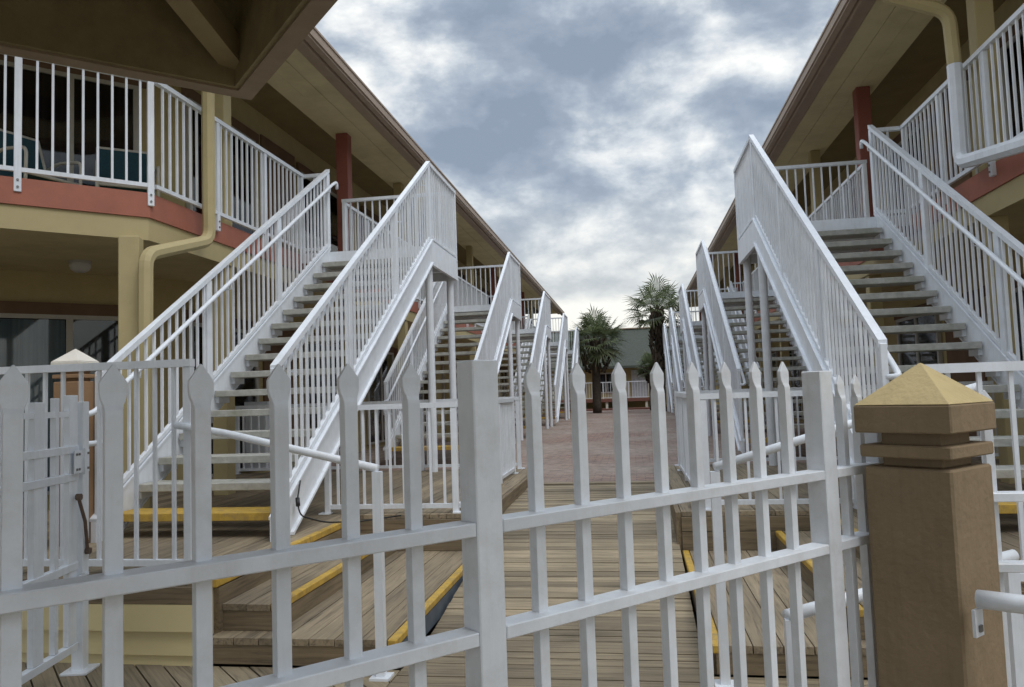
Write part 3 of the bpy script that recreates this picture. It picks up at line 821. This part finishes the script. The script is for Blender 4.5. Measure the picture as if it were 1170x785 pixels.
# ------------------------------------------------------------------ pillars
def pillar(label, cx, cy, z0, ztop, s, rot, mat, capmat, edge):
    root = thing('pillar', label, 'pillar', (cx, cy, z0), rot, 'stucco gate pillars')
    k = s/.24; z = ztop-z0
    b = MB(); b.box(-s/2, s/2, -s/2, s/2, 0, z); b.build('shaft', mat, root, bevel=.006)
    nk = MB(); nk.box(-.083*k, .083*k, -.083*k, .083*k, z+.0005, z+.095*k); nk.build('neck', mat, root, bevel=.003)
    r = MB(); r.box(-.126*k, .126*k, -.126*k, .126*k, z+.027*k, z+.062*k); r.build('ring', mat, root, bevel=.004)
    c = MB(); c.box(-.134*k, .134*k, -.134*k, .134*k, z+.0955*k, z+.172*k); c.build('cap_edge', edge, root, bevel=.004)
    p = MB(); p.frustum(0, 0, z+.173*k, z+.288*k, .1335*k, .003*k); p.build('cap', capmat, root, bevel=.002)
    return root
pillar('big brown stucco pillar with tan pyramid cap in the right foreground', .643+.1697, 2.35, 0, 1.162, .24, R(45), PIL, CAP, PIL)
pillar('slim cinnamon pillar with cream pyramid cap behind the left deck railing', -4.0, 5.05, DECK, 1.60, .20, R(0), PILB, WCAP, WCAP)

# ------------------------------------------------------------------ pipe handrails
def handrail(label, path, r, posts, fillr=.05, bracket=None):
    b = Vector((path[0][0], path[0][1], 0))
    root = thing('handrail', label, 'handrail', b, 0, 'white pipe handrails')
    m = MB(lambda p: Vector(p)-b); m.tube(fillet(path, fillr), r, 12); m.build('pipe', W, root, smooth=True)
    for (x, y, za, zb_) in posts:
        p = MB(lambda q: Vector(q)-b); p.box(x-.022, x+.022, y-.022, y+.022, za, zb_); p.box(x-.05, x+.05, y-.05, y+.05, za, za+.012); p.build('post', W, root)
    if bracket:
        p = MB(lambda q: Vector(q)-b); x, y, z = bracket
        p.box(x-.004, x+.004, y-.022, y+.022, z-.080, z-.012, R(-45), (x, y, 0)); p.build('bracket', W, root)
        q = MB(lambda q_: Vector(q_)-b); q.box(x-.001, x+.009, y-.008, y+.008, z-.068, z-.052, R(-45), (x, y, 0)); q.build('bolt', STEEL, root)
    return root
handrail('white pipe handrail sloping down over the timber steps left of the walkway', [(-2.62, 4.12, 1.29), (-2.3, 4.1, 1.235), (-1.31, 3.82, 1.045)], .021, [(-1.31, 3.82, 0, 1.03)])
handrail('white pipe handrail sloping down over the timber steps right of the walkway', [(sx(1, -2.62), 4.12, 1.36), (sx(1, -2.3), 4.1, 1.28), (sx(1, -1.31), 3.82, 1.02)], .021, [(sx(1, -1.31), 3.82, 0, 1.0)])
handrail('short white pipe handrail between the fence and the right timber steps', [(.52, 3.0, .555), (.90, 3.2, .60), (1.5, 3.45, .68)], .024, [(.535, 3.005, 0, .545), (1.48, 3.44, 0, .66)])
handrail('white pipe handrail bolted to the side of the brown pillar', [(.842, 2.152, .842), (.93, 2.085, .845), (2.2, .95, .85)], .023, [(2.18, .968, 0, .83)], .02, (.838, 2.150, .83))
# ------------------------------------------------------------------ open gate at the left, hinged on a post by the skirt
gb = Vector((-2.985, 3.80, 0))
gate = thing('gate', 'white barred gate standing open at the far left, hinges and rusty spring showing', 'gate', gb, R(281))
m = MB(); m.box(-.045, .02, -.03, .03, 0, 1.44); m.box(-.09, .06, -.07, .07, 0, .015); m.build('hinge_post', W, gate, bevel=.003)
for z in (.13, .55, 1.02, 1.165):
    r = MB(); r.box(.04, 1.1, -.02, .02, z, z+.04); r.build('rail', W, gate, bevel=.002)
r = MB(); r.box(.04, 1.1, -.012, .012, 1.36, 1.39); r.build('rail', W, gate)
for x, w, zt in ((.085, .085, 1.475), (.24, .035, 1.46), (.40, .09, 1.44), (.55, .035, 1.46), (.70, .035, 1.46), (.85, .035, 1.46), (1.06, .06, 1.48)):
    r = MB(); r.box(x-w/2, x+w/2, -.016, .014, .171, zt); r.build('bar', W, gate, bevel=.002)
for z in (.40, 1.06):
    h = MB(); h.box(-.035, .115, .0305, .036, z, z+.12); h.box(.022, .036, .034, .05, z-.01, z+.13); o = h.build('hinge', W, gate)
    for dx in (-.02, .07, .095):
        for dz in (.02, .1):
            b = MB(); b.box(dx-.006, dx+.006, .0362, .041, z+dz-.006, z+dz+.006); b.build('bolt', STEEL, o)
for pts, r_ in (([(.085, .04, .93), (.045, .055, .80), (-.01, .04, .64)], .009),):
    sp = MB(); sp.tube(pts, r_, 8); o = sp.build('spring', RST, gate)
for pts in ([(.085, .03, .935), (.085, .055, .935)], [(-.012, .031, .635), (-.012, .055, .635)]):
    sp = MB(); sp.tube(pts, .018, 8); sp.build('spring_mount', RST, o)

# ------------------------------------------------------------------ dark canopy overhead at the left (square, turned 45 degrees)
CC = Vector((-2.03, 3.9, 1.40+1.685))           # its far corner, underside
sz = 4.9; hh = sz/2; CROT = R(43.4)  # out-of-view extent sized for the shade it gives the left pickets
cc = CC-Matrix.Rotation(CROT, 3, 'Z') @ Vector((hh, hh, 0))
root = thing('canopy', 'dark olive timber canopy overhead at the upper left corner', 'canopy', (cc.x, cc.y, 0), CROT)
zb = CC.z
m = MB()
m.box(-hh, hh, hh-.10, hh, zb+.012, zb+.50); m.box(hh-.10, hh, -hh, hh-.101, zb+.012, zb+.50)
m.box(-hh, hh-.101, -hh, -hh+.10, zb+.012, zb+.50); m.box(-hh, -hh+.10, -hh+.101, hh-.101, zb+.012, zb+.50)
m.build('edge_beam', CANO, root)
m = MB()
for a in (0, 90, 180, 270):
    c, s2 = round(math.cos(R(a))), round(math.sin(R(a)))
    pts = [(-hh-.02, hh-.075), (hh-.075, hh-.075), (hh+.02, hh+.02), (-hh-.02+.095*0, hh+.02)]
    pts = [(-hh+.075, hh-.075), (hh-.075, hh-.075), (hh+.02, hh+.02), (-hh-.02, hh+.02)]
    m.prism([(x*c-y*s2, x*s2+y*c) for x, y in pts], zb, zb+.03)
m.build('trim', CANT, root)
m = MB()
for sxx, syy in ((1, 1), (-1, 1), (1, -1), (-1, -1)):
    m.beam((sxx*(hh-.09), syy*(hh-.09), zb+.17), (0, 0, zb+1.05), .12, .14)
m.build('rafter', CANR, root)
m = MB(); m.add([(-hh, -hh, zb+.45), (hh, -hh, zb+.45), (hh, hh, zb+.45), (-hh, hh, zb+.45), (0, 0, zb+1.5)], [(0, 1, 4), (1, 2, 4), (2, 3, 4), (3, 0, 4)])
m.add([(-hh-.1, -hh-.1, zb+.50), (hh+.1, -hh-.1, zb+.50), (hh+.1, hh+.1, zb+.50), (-hh-.1, hh+.1, zb+.50), (0, 0, zb+1.6)], [(0, 1, 4), (1, 2, 4), (2, 3, 4), (3, 0, 4)])
m.build('roof_deck', CANO, root)
for x, y in ((-hh+.06, hh-.06), (-hh+.06, -hh+.06), (hh-.06, -hh+.06)):
    m = MB(); m.box(x-.06, x+.06, y-.06, y+.06, 0, zb+.011); m.build('post', TANT, root)

# ------------------------------------------------------------------ patio chairs on the balconies
def chair_proto(label, loc, rot, sling=True):
    root = thing('patio_chair', label, 'chair', loc, rot, 'patio chairs on the balconies')
    for s in (-1, 1):
        m = MB(); x = .29*s
        m.tube(fillet([(x, -.30, 0), (x, -.32, .62), (x, .02, .66), (x, .25, .60)], .07), .017, 8)
        m.build('arm', PLAS, root, smooth=True)
        m = MB(); m.tube(fillet([(x, .27, 0), (x*.95, .14, .38), (x*.95, .34, .95)], .05), .017, 8); m.build('rear_leg', PLAS, root, smooth=True)
    for q in ([(-.28, .34, .95), (.28, .34, .95)], [(-.28, -.30, .38), (.28, -.30, .38)]):
        m = MB(); m.tube(q, .017, 8); m.build('cross_bar', PLAS, root, smooth=True)
    m = MB(); m.box(-.265, .265, -.30, .15, .375, .39); m.build('seat', SLING if sling else PLAS, root)
    m = MB(); m.add([(-.265, .145, .39), (.265, .145, .39), (.265, .33, .94), (-.265, .33, .94), (-.265, .16, .39), (.265, .16, .39), (.265, .345, .94), (-.265, .345, .94)], MB.BOXF)
    m.build('backrest', SLING if sling else PLAS, root)
    return root
ch = chair_proto('teal sling patio chair with ivory frame by the balcony corner, left', (-5.33, 7.50, LAND), R(38))
idx = kid_index()
c2 = copy_tree(ch, idx); c2.location = (-5.95, 6.90, LAND); c2.rotation_euler.z = R(75); c2['label'] = 'ivory framed patio chair beneath the canopy edge at the far left of the balcony'
w_ = chair_proto('plain ivory chair on the left balcony behind the second staircase', (-4.75, 19.2, LAND), R(120), False)
idx = kid_index()
c3 = copy_tree(w_, idx); c3.location = (3.8, 19.0, LAND); c3.rotation_euler.z = R(240); c3['label'] = 'plain ivory chair on the right balcony behind the second staircase'

# porch ceiling lamp
lr = thing('ceiling_lamp', 'frosted dome lamp on the porch ceiling at the left', 'lamp', (-5.85, 7.45, 2.998))
m = MB(); m.tube([(0, 0, 0), (0, 0, -.03)], .11, 16); m.build('base', ALU, lr)
m = MB()
rings = [(.10, -.03), (.105, -.06), (.09, -.095), (.055, -.118), (.01, -.125)]
vs, fs = [], []
for r_, z in rings: vs += [(r_*math.cos(2*math.pi*j/16), r_*math.sin(2*math.pi*j/16), z) for j in range(16)]
for i in range(4):
    for j in range(16): fs.append((i*16+j, i*16+(j+1) % 16, i*16+16+(j+1) % 16, i*16+16+j))
m.add(vs, fs); m.build('globe', LAMP, lr, smooth=True)

# utility cabinet against the lower wall
uc = thing('utility_cabinet', 'white utility cabinet on the left deck, glimpsed between the first stair treads', 'cabinet', (-5.36, 10.6, DECK))
m = MB(); m.box(-.18, .18, -.2, .2, .03, .98); m.build('body', W, uc, bevel=.006)
m = MB(); m.box(-.15, .15, -.212, -.2005, .10, .92); m.build('door', W, uc, bevel=.003)
m = MB(); m.box(-.16, .16, -.18, .18, -.001, .0298); m.build('plinth', ALU, uc)

# power cord at the foot of the first left staircase
m = MB(lambda p: Vector(p)-Vector((-2.47, 5.2, DECK)))
m.tube(fillet([(-2.45, 5.42, .82), (-2.44, 5.34, .68), (-2.40, 5.30, .58), (-2.30, 5.5, .50), (-2.15, 5.8, .455), (-1.9, 6.1, .452)], .08), .006, 6)
m.tube([(-2.442, 5.35, .70), (-2.425, 5.32, .65)], .016, 8)
o = m.build('power_cord', BLK, smooth=True); o.location = (-2.47, 5.2, DECK); tag(o, 'thin black power cord with plug at the foot of the left staircase', 'cord')

# ------------------------------------------------------------------ end of the courtyard: shingled building with porch
fb = thing('shingled_building', 'low yellow building with steep grey shingle roof closing the far end', 'building', (0, 46, 0))
f = lambda p: Vector(p)-Vector((0, 46, 0))
m = MB(f); m.box(-11, 10, 46.2, 54, 0, 3.0); m.build('wall', FWALL, fb)
m = MB(f); m.add([(-11.6, 45.4, 2.85), (10.6, 45.4, 2.85), (10.6, 47.6, 5.15), (-11.6, 47.6, 5.15), (-11.6, 56, 5.15), (10.6, 56, 5.15), (-11.6, 45.4, 2.72), (10.6, 45.4, 2.72), (10.6, 56, 2.72), (-11.6, 56, 2.72)],
                 [(0, 1, 2, 3), (3, 2, 5, 4), (6, 7, 1, 0), (0, 3, 4, 9, 6), (1, 7, 8, 5, 2), (6, 9, 8, 7)])
m.build('roof', FSHIN, fb)
m = MB(f); m.box(-11.6, 10.6, 47.5, 47.75, 5.152, 5.22); m.build('ridge_cap', GUT, fb)
for x in (-6.5, -1.55, 3.2):
    m = MB(f); 
    for a, b_, c_, d_ in ((x-.65, x+.65, 2.42, 2.5), (x-.65, x+.65, 1.3, 1.36), (x-.65, x-.58, 1.36, 2.42), (x+.58, x+.65, 1.36, 2.42), (x-.03, x+.03, 1.36, 2.42)):
        m.box(a, b_, 46.14, 46.2, c_, d_)
    w2 = m.build('window', ALU, fb); m = MB(f); m.box(x-.6, x+.6, 46.17, 46.19, 1.34, 2.44); m.build('pane', GLS, w2)
m = MB(f); m.box(-.05, .85, 46.14, 46.2, .95, 2.6); d = m.build('door', paint('pale_door_paint', (.45, .47, .50), .5), fb)
m = MB(f); m.tube([(.75, 46.12, 1.75), (.75, 46.08, 1.75)], .03, 8); m.build('handle', STEEL, d)
m = MB(f); m.box(-6, 1.15, 44.6, 46.198, .78, .95); m.build('porch_floor', FRED, fb)
for x in (-5.2, -3.4, -1.5, .75):
    m = MB(f); m.box(x-.07, x+.07, 44.65, 44.79, .2, .779); m.build('porch_post', WCAP, fb)
m = MB(f); m.box(-6, 3.5, 43.3, 44.2, .2, .42); m.build('brick_step', FRED, fb)
railing_thing('porch_railing', 'white railing along the red porch at the far end of the courtyard', [(-6, 44.6), (1.2, 44.6)], 1.02, 1.93, None, post_every=1.4, step=.15)
railing_thing('porch_railing', 'lower white railing on the right beside the red porch at the far end', [(1.3, 44.2), (4.4, 44.2)], .62, 1.60, None, post_every=1.2, step=.15)

# ------------------------------------------------------------------ palms
def palm(label, x, y, z0, zc, rad, boots, tr, nf, seed, lean=0., shag=1.):
    rnd = random.Random(seed)
    root = thing('palm_tree', label, 'palm', (x, y, z0), 0, 'sabal palms at the end of the courtyard')
    h = zc-z0
    m = MB(); m.tube([(lean*(i/8)**2, 0, h*i/8) for i in range(9)], tr*1.15, 14, tr*.9); m.build('trunk', TRUNK, root, smooth=True)
    # criss-crossed leaf bases
    m = MB(); zb = h-boots
    nb = int(26*boots*max(1, rad))
    for i in range(nb):
        a = i*2.39996; zz = zb+boots*(i/nb); fr = (zz-zb)/boots
        bulge = tr*(1.0+1.15*math.sin(math.pi*min(1, fr*1.15+.12)*.86))*shag
        c = Vector((lean*(zz/h)**2+bulge*.75*math.cos(a), bulge*.75*math.sin(a), zz)); o = Vector((math.cos(a), math.sin(a), 0)); t = Vector((-o.y, o.x, 0))
        w = rnd.uniform(.05, .085); ln = rnd.uniform(.22, .38); up_ = Vector((0, 0, 1))*ln+o*rnd.uniform(.05, .17)+t*rnd.uniform(-.12, .12)
        p = [c-t*w-o*.05, c+t*w-o*.05, c+t*w*.9+o*.06, c-t*w*.9+o*.06]
        q = [c+up_-t*w*.55-o*.03, c+up_+t*w*.55-o*.03, c+up_+t*w*.5+o*.02, c+up_-t*w*.5+o*.02]
        m.add(p+q, MB.BOXF)
    m.tube([(lean*(zb/h)**2, 0, zb), (lean*((zb+boots*.3)/h)**2, 0, zb+boots*.3), (lean, 0, h)], tr*1.0, 12, tr*.95)
    m.build('leaf_bases', BOOT, root)
    m = MB(); top = Vector((lean, 0, h))
    for i in range(nf):
        a = i*2.39996+rnd.uniform(-.2, .2); e = 1-(i+.5)/nf*1.62            # elevation sine from up to drooping
        e = max(-.62, min(.97, e)); el_ = math.asin(e)+rnd.uniform(-.12, .12)
        d = Vector((math.cos(a)*math.cos(el_), math.sin(a)*math.cos(el_), math.sin(el_)))
        pet = rad*rnd.uniform(.40, .56); tip = top+d*pet+Vector((0, 0, -.10*pet*math.cos(el_)))
        sidev = d.cross(Vector((0, 0, 1))); sidev = sidev.normalized() if sidev.length > .05 else Vector((1, 0, 0)); nrm = sidev.cross(d).normalized()
        m.tube([top, (top+tip)/2+nrm*.03, tip], .014, 4, .010)
        k = 22; fl = rad*rnd.uniform(.50, .68); roll = rnd.uniform(-.5, .5)
        sv = sidev*math.cos(roll)+nrm*math.sin(roll); nv = nrm*math.cos(roll)-sidev*math.sin(roll)
        for j in range(k):
            t = (j/(k-1)-.5)*2; an = t*1.75
            ld = (d*math.cos(an)+sv*math.sin(an)+nv*.22*(1-abs(t))).normalized()
            ll = fl*(1-.30*abs(t))*rnd.uniform(.88, 1.08); wv = ld.cross(nv).normalized()*.027*(rad/1.3)**.5
            mid = tip+ld*ll*.55; end = tip+ld*ll+Vector((0, 0, -ll*rnd.uniform(.10, .36)))
            m.add([tip, mid-wv, end, mid+wv], [(0, 1, 2, 3)])
    m.build('fronds', LEAF, root, flip=False)
    return root
palm('stocky palm with shaggy trunk in front of the far building, left', -1.78, 38.6, .30, 3.95, 1.8, 1.65, .20, 46, 3, .05, 2.0)
palm('taller palm with open crown and rough trunk, right of the other', 1.38, 38.3, .30, 5.28, 1.9, 2.9, .19, 31, 12, -.05, 1.1)
palm('small young palm between the tall palm and the porch', 1.0, 41.2, .30, 2.50, 1.05, .8, .14, 34, 5, .0, 1.2)
